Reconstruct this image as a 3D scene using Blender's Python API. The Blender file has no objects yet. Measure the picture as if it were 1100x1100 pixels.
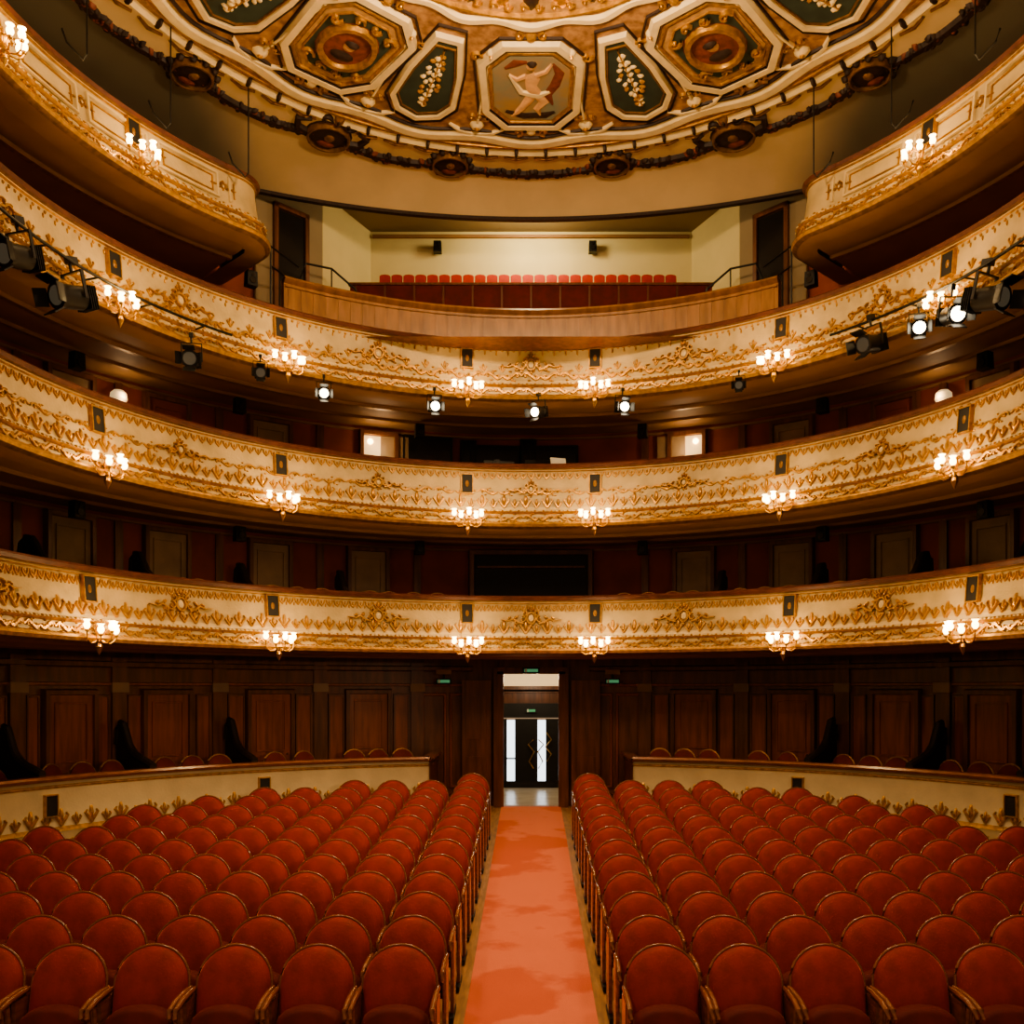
import bpy, math, random, bisect
from mathutils import Vector, Matrix
random.seed(3)
C=9.05; R0=5.55; RW=7.35; CZ=2.65
sc=bpy.context.scene
rad=math.radians
# ---------------------------------------------------------------- materials
def mat(name,col,rough=.5,metal=0,nscale=0,namt=.25,bump=0,emis=None,estr=0,sheen=0,col2=None,stretch=None,bscale=None,coat=0,ramp=(.35,.65),xmix=None):
    m=bpy.data.materials.new(name); m.use_nodes=True
    nt=m.node_tree; b=nt.nodes['Principled BSDF']
    b.inputs['Base Color'].default_value=(*col,1); b.inputs['Roughness'].default_value=rough
    b.inputs['Metallic'].default_value=metal
    if sheen: b.inputs['Sheen Weight'].default_value=sheen; b.inputs['Sheen Tint'].default_value=(1,.32,.18,1); b.inputs['Sheen Roughness'].default_value=.3
    if coat: b.inputs['Coat Weight'].default_value=coat; b.inputs['Coat Roughness'].default_value=.2
    if emis: b.inputs['Emission Color'].default_value=(*emis,1); b.inputs['Emission Strength'].default_value=estr
    if nscale:
        tc=nt.nodes.new('ShaderNodeTexCoord'); mp=nt.nodes.new('ShaderNodeMapping')
        if stretch: mp.inputs['Scale'].default_value=stretch
        nt.links.new(tc.outputs['Object'],mp.inputs['Vector'])
        n=nt.nodes.new('ShaderNodeTexNoise'); n.inputs['Scale'].default_value=nscale; n.inputs['Detail'].default_value=5
        nt.links.new(mp.outputs['Vector'],n.inputs['Vector'])
        r=nt.nodes.new('ShaderNodeValToRGB'); r.color_ramp.elements[0].position=ramp[0]; r.color_ramp.elements[1].position=ramp[1]
        c2=col2 or tuple(c*(1-namt) for c in col)
        r.color_ramp.elements[0].color=(*c2,1); r.color_ramp.elements[1].color=(*col,1)
        nt.links.new(n.outputs['Fac'],r.inputs['Fac']); nt.links.new(r.outputs['Color'],b.inputs['Base Color'])
        if xmix:   # base colour blends to a second colour along |x|
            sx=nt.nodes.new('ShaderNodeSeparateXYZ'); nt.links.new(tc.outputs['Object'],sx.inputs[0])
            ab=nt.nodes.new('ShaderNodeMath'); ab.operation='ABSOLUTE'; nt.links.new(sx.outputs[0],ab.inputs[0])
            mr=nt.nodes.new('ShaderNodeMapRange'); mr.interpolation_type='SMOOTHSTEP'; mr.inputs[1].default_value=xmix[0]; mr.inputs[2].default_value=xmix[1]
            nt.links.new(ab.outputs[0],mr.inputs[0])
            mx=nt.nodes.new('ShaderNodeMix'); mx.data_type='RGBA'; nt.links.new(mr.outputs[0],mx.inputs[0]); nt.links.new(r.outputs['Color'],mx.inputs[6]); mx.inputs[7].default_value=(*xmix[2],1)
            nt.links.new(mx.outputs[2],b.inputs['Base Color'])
        if bump:
            bn=nt.nodes.new('ShaderNodeBump'); bn.inputs['Strength'].default_value=bump; bn.inputs['Distance'].default_value=.02
            src=n
            if bscale:
                src=nt.nodes.new('ShaderNodeTexNoise'); src.inputs['Scale'].default_value=bscale
                nt.links.new(mp.outputs['Vector'],src.inputs['Vector'])
            nt.links.new(src.outputs['Fac'],bn.inputs['Height']); nt.links.new(bn.outputs['Normal'],b.inputs['Normal'])
    return m
M={}
M['cream']=mat('cream_plaster',(.57,.43,.225),.5,0,3,.25,.15,bscale=30)
M['cream2']=mat('cream_moulding',(.66,.51,.28),.45,0,6,.15)
M['creamb']=mat('barrier_cream',(.62,.51,.32),.5,0,3,.15,.1,bscale=30)
M['gold']=mat('gilding',(.60,.33,.085),.36,.62,14,.4,.3)
M['goldd']=mat('dark_gilding',(.30,.15,.04),.45,.5,14,.4,.3)
M['rail']=mat('rail_velvet',(.13,.038,.02),.5,0,8,.4,sheen=.2)
M['under']=mat('soffit_paint',(.32,.17,.08),.65,0,2,.2)
M['maroon']=mat('maroon_wall',(.30,.065,.033),.7,0,2,.3)
M['wood']=mat('dark_wood',(.19,.070,.030),.36,0,3,.5,.1,stretch=(4,4,.5))
M['woodr']=mat('red_wood',(.32,.090,.035),.35,0,3,.45,.1,stretch=(5,5,.5))
M['doorg']=mat('door_brown',(.34,.22,.125),.5,0,3,.3)
M['black']=mat('black_metal',(.012,.011,.010),.45,.2,10,.3)
M['blackg']=mat('black_gloss',(.015,.012,.01),.25)
M['plaque']=mat('plaque_black',(.012,.010,.009),.6,0,20,.3)
M['chairdk']=mat('dark_upholstery',(.022,.012,.009),.6,0,8,.3)
M['velvet']=mat('red_velvet',(.33,.024,.012),.7,0,7,.35,.1,sheen=1.0,bscale=60)
M['velvetd']=mat('red_velvet_dark',(.14,.011,.007),.8,0,7,.35,sheen=.35)
M['gvelvet']=mat('gallery_velvet',(.45,.03,.015),.7,0,7,.3,sheen=.4)
M['seatwood']=mat('seat_wood',(.25,.08,.028),.25,0,6,.4,coat=.5,stretch=(1,1,6))
M['carpet']=mat('red_carpet',(.76,.22,.13),.95,0,1.1,.2,.25,col2=(.64,.145,.08),bscale=120,ramp=(.47,.53))
M['floor']=mat('parquet_floor',(.44,.23,.095),.4,0,4,.4,stretch=(8,1,1))
M['glow']=mat('lamp_glass',(.9,.7,.4),.3,emis=(1,.66,.27),estr=12)
M['brass']=mat('brass',(.75,.45,.13),.28,.9,20,.3)
M['lens']=mat('spot_lens',(.9,.8,.6),.1,emis=(1,.82,.55),estr=12)
M['lensd']=mat('spot_lens_off',(.05,.045,.04),.08,emis=(1,.8,.5),estr=.05)
M['white']=mat('white_paint',(.8,.78,.7),.5,0,5,.1)
M['teal']=mat('ceiling_dark_panel',(.032,.050,.037),.6,0,5,.35)
M['sky']=mat('painted_sky',(.19,.20,.15),.7,0,2.2,.5,col2=(.32,.20,.10))
M['skin']=mat('painted_flesh',(.66,.38,.19),.7,0,6,.3)
M['tan']=mat('ceiling_tan',(.42,.23,.10),.6,0,7,.5,.2,col2=(.17,.08,.038))
M['tan2']=mat('ceiling_ochre',(.48,.28,.12),.6,0,9,.4)
M['ivory']=mat('ceiling_ivory',(.72,.57,.33),.55,0,5,.15)
M['annulus']=mat('ceiling_border',(.66,.49,.28),.6,0,1.5,.12)
M['cove']=mat('ceiling_cove',(.66,.49,.28),.6,0,1.5,.12,xmix=(3.7,4.9,(.15,.13,.085)))  # base colour turns darker towards both sides
M['umber']=mat('garland_umber',(.034,.016,.011),.6,0,20,.5)
M['russet']=mat('russet_paint',(.22,.055,.026),.6,0,12,.5)
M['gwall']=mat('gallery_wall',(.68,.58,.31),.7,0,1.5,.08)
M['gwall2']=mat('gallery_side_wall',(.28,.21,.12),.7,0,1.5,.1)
M['gwood']=mat('gallery_parapet_wood',(.40,.185,.06),.35,0,3,.4,coat=.3,stretch=(3,3,.6))
M['day']=mat('daylight_glass',(.8,.9,1),.1,emis=(.82,.92,1),estr=2.4)
M['green']=mat('exit_green',(.05,.3,.12),.5,emis=(.2,.6,.3),estr=.3)
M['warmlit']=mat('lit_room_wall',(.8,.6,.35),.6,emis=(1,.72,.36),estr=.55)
M['marble']=mat('marble_floor',(.75,.66,.52),.25,0,3,.15)

# ---------------------------------------------------------------- mesh builder
class MB:
    def __init__(s,*mats): s.v=[];s.f=[];s.m=[];s.mats=list(mats)
    def mi(s,k):
        if k not in s.mats: s.mats.append(k)
        return s.mats.index(k)
    def add(s,vs,fs,k):
        o=len(s.v); i=s.mi(k); s.v+= [tuple(p) for p in vs]
        for f in fs: s.f.append(tuple(a+o for a in f)); s.m.append(i)
    def box(s,c,d,k,rz=0,taper=1,rx=0):
        R=Matrix.Rotation(rz,3,'Z')@Matrix.Rotation(rx,3,'X'); vs=[]
        for z in(-.5,.5):
            t=taper if z>0 else 1
            for x,y in((-.5,-.5),(.5,-.5),(.5,.5),(-.5,.5)):
                vs.append(Vector(c)+R@Vector((x*d[0]*t,y*d[1]*t,z*d[2])))
        s.add(vs,[(3,2,1,0),(4,5,6,7),(0,1,5,4),(1,2,6,5),(2,3,7,6),(3,0,4,7)],k)
    def tube(s,pts,r,n,k,rs=None,cap=True):
        pts=[Vector(p) for p in pts]; vs=[];L=len(pts)
        for i,p in enumerate(pts):
            t=(pts[min(i+1,L-1)]-pts[max(i-1,0)]).normalized()
            a=Vector((0,0,1)) if abs(t.z)<.9 else Vector((1,0,0))
            u=t.cross(a).normalized(); w=t.cross(u)
            rr=rs[i] if rs else r
            for j in range(n):
                q=2*math.pi*j/n; vs.append(p+(u*math.cos(q)+w*math.sin(q))*rr)
        fs=[(i*n+j,i*n+(j+1)%n,(i+1)*n+(j+1)%n,(i+1)*n+j) for i in range(L-1) for j in range(n)]
        if cap: fs+= [tuple(range(n))[::-1],tuple(range((L-1)*n,L*n))]
        s.add(vs,fs,k)
    def lathe(s,c,prof,n,k):
        vs=[];c=Vector(c)
        for r,z in prof:
            for j in range(n):
                q=2*math.pi*j/n; vs.append(c+Vector((r*math.cos(q),r*math.sin(q),z)))
        L=len(prof)
        s.add(vs,[(i*n+j,i*n+(j+1)%n,(i+1)*n+(j+1)%n,(i+1)*n+j) for i in range(L-1) for j in range(n)],k)
    def sweep(s,path,prof,ks,closed=False):
        n=len(prof);L=len(path);vs=[]
        for x,y,nx,ny in path:
            for o,z in prof: vs.append((x+nx*o,y+ny*o,z))
        o=len(s.v); s.v+=vs
        idx=[s.mi(k) for k in ks]
        for i in range(L if closed else L-1):
            i2=(i+1)%L
            for j in range(n-1):
                s.f.append((o+i*n+j,o+i2*n+j,o+i2*n+j+1,o+i*n+j+1)); s.m.append(idx[j])
    def obj(s,name,smooth=True,loc=None,rz=0,ang=35):
        me=bpy.data.meshes.new(name); me.from_pydata(s.v,[],s.f)
        for k in s.mats: me.materials.append(M[k])
        me.polygons.foreach_set('material_index',s.m)
        if smooth:
            me.polygons.foreach_set('use_smooth',[True]*len(s.f))
            me.set_sharp_from_angle(angle=rad(ang))
        me.update()
        ob=bpy.data.objects.new(name,me); sc.collection.objects.link(ob)
        if loc: ob.location=loc
        ob.rotation_euler=(0,0,rz)
        return ob
def inst(src,name,loc,rot=(0,0,0),scale=1):
    ob=bpy.data.objects.new(name,src.data); sc.collection.objects.link(ob)
    ob.location=loc; ob.rotation_euler=rot; ob.scale=(scale,)*3
    return ob
def ringpt(a,R,c=C):
    s=1 if a>=0 else -1; t=abs(a)
    if t<=90: return (R*math.sin(rad(a)),c+R*math.cos(rad(a)),-math.sin(rad(a)),-math.cos(rad(a)))
    return (s*R,c-rad(t-90)*R,-s,0)
def ringpath(R,a0,a1,n,c=C): return [ringpt(a0+(a1-a0)*i/n,R,c) for i in range(n+1)]

# ---------------------------------------------------------------- relief kit
class Relief:
    def __init__(s,mb,fn): s.mb=mb;s.fn=fn
    def stroke(s,pts,ws,h,k,closed=False,base=0):
        L=len(pts)
        if not hasattr(ws,'__len__'): ws=[ws]*L
        vs=[]
        for i in range(L):
            a=pts[(i-1)%L] if closed else pts[max(i-1,0)]; b=pts[(i+1)%L] if closed else pts[min(i+1,L-1)]
            p=pts[i]
            d1=(p[0]-a[0],p[1]-a[1]); d2=(b[0]-p[0],b[1]-p[1])
            l1=math.hypot(*d1) or 1; l2=math.hypot(*d2) or 1
            if math.hypot(*d1)<1e-9:d1=d2;l1=l2
            if math.hypot(*d2)<1e-9:d2=d1;l2=l1
            tx=d1[0]/l1+d2[0]/l2; ty=d1[1]/l1+d2[1]/l2; l=math.hypot(tx,ty) or 1; tx/=l;ty/=l
            cosv=max(.5,tx*d1[0]/l1+ty*d1[1]/l1); w=ws[i]/2/cosv
            for o,hh in((-1,0),(-.6,1),(.6,1),(1,0)):
                vs.append(s.fn(p[0]-ty*w*o,p[1]+tx*w*o,base+h*hh))
        fs=[]
        for i in range(L if closed else L-1):
            i2=(i+1)%L
            for j in range(3): fs.append((i*4+j,i2*4+j,i2*4+j+1,i*4+j+1))
        s.mb.add(vs,fs,k)
    def blob(s,u,v,ru,rv,h,k,n=8,base=0,rot=0):
        vs=[s.fn(u,v,base+h)]
        for f,hh in((.6,.75),(1,0)):
            for i in range(n):
                q=2*math.pi*i/n; x=ru*f*math.cos(q);y=rv*f*math.sin(q)
                vs.append(s.fn(u+x*math.cos(rot)-y*math.sin(rot),v+x*math.sin(rot)+y*math.cos(rot),base+h*hh))
        fs=[(0,1+i,1+(i+1)%n) for i in range(n)]+[(1+i,1+n+i,1+n+(i+1)%n,1+(i+1)%n) for i in range(n)]
        s.mb.add(vs,fs,k)
    def fill(s,poly,w,k,edge=True):
        n=len(poly); cx=sum(p[0] for p in poly)/n; cy=sum(p[1] for p in poly)/n
        vs=[s.fn(cx,cy,w)]+[s.fn(p[0],p[1],w) for p in poly]+[s.fn(p[0],p[1],0) for p in poly]
        fs=[(0,1+i,1+(i+1)%n) for i in range(n)]+[(1+i,1+n+i,1+n+(i+1)%n,1+(i+1)%n) for i in range(n)]
        s.mb.add(vs,fs,k)
    def spiral(s,u,v,r,turn,a0,w,h,k,sg=1,n=9,base=0):
        pts=[];ws=[]
        for i in range(n):
            t=i/(n-1); q=a0+sg*turn*t; rr=r*(1-.8*t)
            pts.append((u+rr*math.cos(q),v+rr*math.sin(q))); ws.append(w*(1-.4*t))
        s.stroke(pts,ws,h,k,base=base)
        s.blob(u,v,w*.7,w*.7,h*1.2,k,6,base)
def fleur(R,u,v,s,k,h=.02,dn=1):
    R.blob(u,v+dn*s*.55,s*.16,s*.45,h,k,6)
    for g in(-1,1):
        R.stroke([(u,v),(u+g*s*.2,v+dn*s*.3),(u+g*s*.38,v+dn*s*.55),(u+g*s*.28,v+dn*s*.7)],[s*.18,s*.16,s*.12,s*.05],h,k)
def scroll(R,u,v,L,hh,k,h=.02,g=1):
    pts=[]
    for i in range(9):
        t=i/8; pts.append((u+(t-.5)*L,v+g*hh*.3*math.sin(2*math.pi*t)))
    R.stroke(pts,[hh*.2]*9,h,k)
    R.spiral(u-L*.25,v-g*hh*.02,hh*.28,4.5,0,hh*.17,h,k,g,7)
    R.spiral(u+L*.25,v+g*hh*.02,hh*.28,4.5,math.pi,hh*.17,h,k,g,7)
    R.blob(u,v+g*hh*.3,hh*.12,hh*.2,h,k,6)
    R.blob(u-L*.1,v-g*hh*.38,hh*.16,hh*.09,h,k,6); R.blob(u+L*.12,v+g*hh*.42,hh*.16,hh*.09,h,k,6)
def cartouche(R,u,v,s,k,k2,h=.045):
    R.blob(u,v,s*.16,s*.2,h,k2,12)
    R.stroke([(u+s*.18*math.cos(q),v+s*.22*math.sin(q)) for q in [i*math.pi/6 for i in range(12)]],s*.07,h,k,True)
    for g in(-1,1):
        R.spiral(u+g*s*.34,v-s*.05,s*.16,5,math.pi/2,s*.08,h,k,g)
        R.spiral(u+g*s*.26,v+s*.22,s*.12,5,-math.pi/2,s*.07,h,k,-g)
        R.spiral(u+g*s*.55,v-s*.18,s*.10,5,math.pi/2,s*.06,h,k,-g)
        R.stroke([(u+g*s*.3,v-s*.2),(u+g*s*.5,v-s*.16),(u+g*s*.7,v-s*.02),(u+g*s*.9,v-s*.1),(u+g*s*1.2,v-s*.06)],[s*.1,s*.09,s*.08,s*.06,s*.02],h,k)
        R.blob(u+g*s*.58,v+s*.05,s*.06,s*.11,h,k,6,rot=g*.8); R.blob(u+g*s*.85,v+s*.02,s*.05,s*.09,h,k,6,rot=g*.9)
        R.blob(u+g*s*.1,v+s*.36,s*.05,s*.12,h,k,6,rot=-g*.4)
    R.blob(u,v+s*.42,s*.06,s*.13,h,k,6); R.blob(u,v-s*.3,s*.08,s*.1,h,k,6)

# ---------------------------------------------------------------- tiers
def tierprof(zt,zb):
    P=[(-.18,zb+.12),(-.18,zt-.01),(-.14,zt+.025),(.02,zt+.025),(.06,zt-.005),(.04,zt-.05),(.0,zt-.06),(.015,zt-.085),(-.01,zt-.10),
       (-.012,zt-.14),(.01,(zt+zb)/2+.12),(.045,zb+.36),(.07,zb+.31),(.13,zb+.30),(.145,zb+.275),(.125,zb+.25),(.105,zb+.24),
       (.115,zb+.12),(.15,zb+.105),(.19,zb+.10),(.21,zb+.07),(.195,zb+.03),(.13,zb+.0),(-.15,zb-.01)]
    K=['maroon','rail','rail','rail','rail','goldd','cream2','gold','cream','cream','cream','cream2','cream2','cream2','gold','gold',
       'cream','cream2','cream2','gold','gold','goldd','under']
    return P,K
def offs(P):
    fr=[p for p in P[6:20]]
    def f(z):
        for a,b in zip(fr,fr[1:]):
            if b[1]<=z<=a[1]:
                t=(a[1]-z)/(a[1]-b[1]+1e-9); return a[0]+(b[0]-a[0])*t
        return fr[0][0] if z>fr[0][1] else fr[-1][0]
    return f
SCA=[[-70.3,-41.4,-10.5,10.5,41.4,70.3],[-68.9,-40.8,-10.5,10.5,40.8,68.9],[-66.9,-39.9,-10.5,10.5,39.9,66.9]]
def build_tier(name,zt,zb,style,a0=-104,a1=104,path=None,plaques=(),carts=(-86,-55.6,-25.3,0,25.3,55.6,86),slab=True):
    mb=MB()
    P,K=tierprof(zt,zb)
    pth=path or ringpath(R0,a0,a1,160)
    mb.sweep(pth,P,K)
    if slab:
        mb.sweep(ringpath(R0,a0,a1,160),[(-.15,zb-.01),(-.55,zb+.015),(-.57,zb-.03),(-.65,zb-.03),(-.67,zb+.015),(-1.2,zb+.02),(-1.22,zb-.02),(-1.28,zb-.02),(-1.3,zb+.02),(RW*-1+R0,zb+.02)],['under','under','goldd','under','under','under','goldd','under','under'])
        mb.sweep(ringpath(R0,a0,a1,160),[(-.18,zb+.12),(-RW+R0,zb+.12)],['maroon'])
    f=offs(P)
    acc=[0]
    for p,q in zip(pth,pth[1:]): acc.append(acc[-1]+math.hypot(q[0]-p[0],q[1]-p[1]))
    Ltot=acc[-1]
    def at(u):
        u=min(max(u,0),Ltot-1e-6); i=min(bisect.bisect_right(acc,u)-1,len(pth)-2)
        t=(u-acc[i])/(acc[i+1]-acc[i]); p=pth[i];q=pth[i+1]
        n=Vector((p[2]+(q[2]-p[2])*t,p[3]+(q[3]-p[3])*t)).normalized()
        return p[0]+(q[0]-p[0])*t,p[1]+(q[1]-p[1])*t,n.x,n.y
    def fn(u,v,w):
        x,y,nx,ny=at(u); o=f(v)+w
        return (x+nx*o,y+ny*o,v)
    R=Relief(mb,fn)
    def uof(a):
        best=min(range(len(pth)),key=lambda i:(pth[i][0]-ringpt(a,R0)[0])**2+(pth[i][1]-ringpt(a,R0)[1])**2)
        return acc[best]
    def row(step): 
        n=int(Ltot/step); return [((i+.5)*Ltot/n,i) for i in range(n)]
    for u,i in row(.24): scroll(R,u,zb+.18,.24,.14,'gold',.026,1 if i%2 else -1)
    for u,i in row(.065):
        R.blob(u,zb+.29,.02,.018,.025,'gold' if i%2 else 'cream2',5)
        R.blob(u,zb+.115,.024,.014,.026,'gold',5)
    if style in(1,2):
        for u,i in row(.17): fleur(R,u,zb+.35,.15 if i%2 else .21,'gold',.03)
        for u,i in row(.12):
            R.stroke([(u-.05,zt-.12),(u-.035,zt-.17),(u,zt-.205),(u+.035,zt-.17),(u+.05,zt-.12)],.022,.02,'gold')
            R.blob(u,zt-.15,.015,.028,.02,'gold',5)
            if style==1: R.blob(u+.06,zt-.20,.010,.03,.02,'gold',5)
        if style==2:
            for u,i in row(.34): scroll(R,u,zb+.60,.32,.13,'gold',.022,1 if i%2 else -1)
    if style==3:
        for u,i in row(.30): scroll(R,u,zb+.44,.30,.19,'gold',.03,1 if i%2 else -1)
        for u,i in row(.30): fleur(R,u+.15,zb+.50,.14,'gold',.02)
        for u,i in row(.09): R.blob(u,zt-.13,.024,.024,.02,'gold',5)
        for u,i in row(.18): R.blob(u,zt-.18,.014,.035,.02,'gold',5)
    if style==4:
        n=int(Ltot/1.05)
        for i in range(n):
            u=(i+.5)*Ltot/n; w=.44
            R.stroke([(u-w,zt-.16),(u+w,zt-.16),(u+w,zb+.42),(u-w,zb+.42)],.04,.03,'cream2',True)
            R.stroke([(u-w+.07,zt-.22),(u+w-.07,zt-.22),(u+w-.07,zb+.48),(u-w+.07,zb+.48)],.018,.018,'gold',True)
            cartouche(R,u+Ltot/n/2,(zt+zb)/2+.14,.16,'gold','cream2',.03)
        for u,i in row(.12): R.blob(u,zb+.35,.02,.035,.02,'gold',6)
    for a in carts:
        cartouche(R,uof(a),(zt+zb)/2+.13,.40 if style!=2 else .3,'gold','cream2')
    for a in plaques:
        u=uof(a); v=(zt+zb)/2+.20
        R.fill([(u-.09,v-.15),(u+.09,v-.15),(u+.09,v+.15),(u-.09,v+.15)],.05,'plaque')
        R.stroke([(u-.09,v-.15),(u+.09,v-.15),(u+.09,v+.15),(u-.09,v+.15)],.022,.06,'gold',True)
        R.blob(u,v,.03,.055,.012,'goldd',8,base=.05)
    return mb.obj(name)
ZT=[1.43+CZ,3.50+CZ,5.43+CZ,7.15+CZ]; ZB=[.52+CZ,2.48+CZ,4.45+CZ,6.24+CZ]
for t in range(3): build_tier('theatre_balcony',ZT[t],ZB[t],t+1,plaques=SCA[t])
def endpath(sg):
    path=[]
    a_end=46.5; rc=.42
    for i in range(100): 
        path.append(ringpt(sg*(104-(104-a_end)*i/99),R0))
    cx,cy,nx,ny=ringpt(sg*a_end,R0+rc)
    tx,ty=-math.cos(rad(a_end))*sg,math.sin(rad(a_end))
    for i in range(1,13):
        q=math.pi/2*i/12; dx=nx*math.cos(q)+tx*math.sin(q); dy=ny*math.cos(q)+ty*math.sin(q)
        path.append((cx+dx*rc,cy+dy*rc,dx,dy))
    for i in range(1,7):
        path.append((cx+tx*rc-nx*i*.2,cy+ty*rc-ny*i*.2,tx,ty))
    return path
for sg in(-1,1):
    p=endpath(sg)
    ob=build_tier('upper_balcony',ZT[3],ZB[3],4,path=p,plaques=(sg*63.4,sg*86),carts=(),slab=False)
    mb=MB()
    mb.sweep(ringpath(R0,sg*44.5,sg*104,60),[(-.1,ZB[3]),(-.6,ZB[3]+.01),(-.62,ZB[3]-.03),(-.7,ZB[3]-.03),(-.72,ZB[3]+.01),(-1.79,ZB[3]),(-1.79,ZB[3]+.12),(-.1,ZB[3]+.12)],['under','under','goldd','under','under','under','maroon'])
    s=mb.obj('slab'); s.parent=ob

# ---------------------------------------------------------------- walls
def rwall(name,z0,z1,a0,a1,k,n=80,R=RW):
    mb=MB(); mb.sweep(ringpath(R,a0,a1,n),[(0,z0),(0,z1),(-.12,z1),(-.12,z0)],[k]*3); return mb
DOORA=[22.2,35.1,48.1,59.6,71.5,84]
def wallfn(R,c=C): 
    def fn(u,v,w):
        x,y,nx,ny=ringpt(math.degrees(u/R),R,c); return (x+nx*w,y+ny*w,v)
    return fn
def U(a,R=RW): return rad(a)*R
for sg,nm in((-1,'wall_stalls_left'),(1,'wall_stalls_right')):
    mb=rwall(nm,-.3,ZB[0]+.02,sg*3.75,sg*104,'wood')
    R=Relief(mb,wallfn(RW))
    for (zz,w,h,k) in((2.72,.05,.05,'woodr'),(3.0,.10,.07,'wood'),(.85,.12,.04,'wood')):
        R.stroke([(U(sg*(8+ (104-8)*i/60)),zz) for i in range(61)],w,h,k)
    edges=[15.6,28.6,41.6,53.9,65.6,77.8,90]
    for a in edges:
        u=U(sg*a); R.fill([(u-.11,.6),(u+.11,.6),(u+.11,3.1),(u-.11,3.1)],.05,'wood')
        R.fill([(u-.13,2.6),(u+.13,2.6),(u+.13,2.74),(u-.13,2.74)],.08,'doorg')
    for a0,a1 in zip(edges,edges[1:]):
        m=(a0+a1)/2
        for b,c in((a0+1.2,m-3.4),(m+3.4,a1-1.2)):
            u0,u1=sorted((U(sg*b),U(sg*c)))
            R.fill([(u0,1.0),(u1,1.0),(u1,2.55),(u0,2.55)],.02,'woodr')
            R.stroke([(u0,1.0),(u1,1.0),(u1,2.55),(u0,2.55)],.04,.035,'wood',True)
    for b in(8,11.8):
        R.stroke([(U(sg*b),.95),(U(sg*(b+3)),.95),(U(sg*(b+3)),2.55),(U(sg*b),2.55)],.05,.03,'woodr',True)
    mb.obj(nm,ang=30)
dn=0
def door(a,z0,z1,hw,k,R_=RW,lit=False):
    global dn; dn+=1
    mb=MB(); R=Relief(mb,wallfn(R_-.005)); u=U(a,R_)
    R.fill([(u-hw,z0),(u+hw,z0),(u+hw,z1),(u-hw,z1)],.05,k)
    R.stroke([(u-hw,z0),(u-hw,z1),(u+hw,z1),(u+hw,z0)],.10,.09,'wood')
    for va,vb in((z0+.15,z0+(z1-z0)*.42),(z0+(z1-z0)*.5,z1-.15)):
        R.stroke([(u-hw*.65,va),(u+hw*.65,va),(u+hw*.65,vb),(u-hw*.65,vb)],.035,.03,k,True,base=.04)
    R.blob(u+hw*.75,z0+(z1-z0)*.47,.025,.025,.06,'brass',8,base=.04)
    return mb.obj('door_%02d'%dn,ang=30)
for sg in(-1,1):
    for i,a in enumerate(DOORA):
        door(sg*a,.705,2.6,.36,'woodr')
        door(sg*a,ZB[0]+.125,ZB[0]+1.85,.33,'doorg')
        if i>0: door(sg*a,ZB[1]+.125,ZB[1]+1.85,.33,'doorg' if i%2 else 'maroon')
for i,nm in((0,'wall_tier_one'),(1,'wall_tier_two')):
    mb=rwall(nm,ZB[i]+.13,ZB[i+1]+.02,-104,104,'maroon',160)
    R=Relief(mb,wallfn(RW))
    zz=ZB[i+1]-.05
    R.stroke([(U(-104+208*j/120),zz) for j in range(121)],.05,.04,'under')
    for sg in(-1,1):
        for a in(15.6,28.6,41.6,53.9,65.6,77.8,90):
            u=U(sg*a); R.fill([(u-.06,ZB[i]+.13),(u+.06,ZB[i]+.13),(u+.06,zz),(u-.06,zz)],.04,'wood')
    mb.obj(nm,ang=30)
for sg,nm in((-1,'wall_upper_left'),(1,'wall_upper_right')):
    mb=rwall(nm,ZB[2]+.13,10.95,sg*36,sg*104,'maroon')
    mb.obj(nm)
def plight(name,loc,e,col,size):
    L=bpy.data.lights.new(name,'POINT'); L.energy=e; L.color=col; L.shadow_soft_size=size
    o=bpy.data.objects.new(name,L); sc.collection.objects.link(o); o.location=loc; return o
def opening(a,z0,z1,hw,name,g=1):
    mb=MB(); R=Relief(mb,wallfn(RW)); u=U(a)
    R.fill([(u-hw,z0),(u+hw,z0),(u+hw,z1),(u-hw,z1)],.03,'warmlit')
    R.stroke([(u-hw,z0),(u-hw,z1),(u+hw,z1),(u+hw,z0)],.10,.1,'wood')
    a0,a1=sorted((u-g*hw*1.7,u-g*hw*.1))
    R.fill([(a0,z0),(a1,z0),(a1,z1-.02),(a0,z1-.02)],.06,'doorg')
    R.blob(u+g*hw*.5,z1-.14,.05,.05,.06,'glow',8,base=.04)
    ob=mb.obj(name,ang=30)
    x,y,nx,ny=ringpt(a,RW-.35); l=plight('door_light',(x,y,z1-.25),7,(1,.72,.4),.08); l.parent=ob
opening(-20.8,ZB[1]+.125,ZB[2]-.1,.3,'door_lit_left',-1); opening(21.3,ZB[1]+.125,ZB[2]-.1,.3,'door_lit_right')
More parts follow.
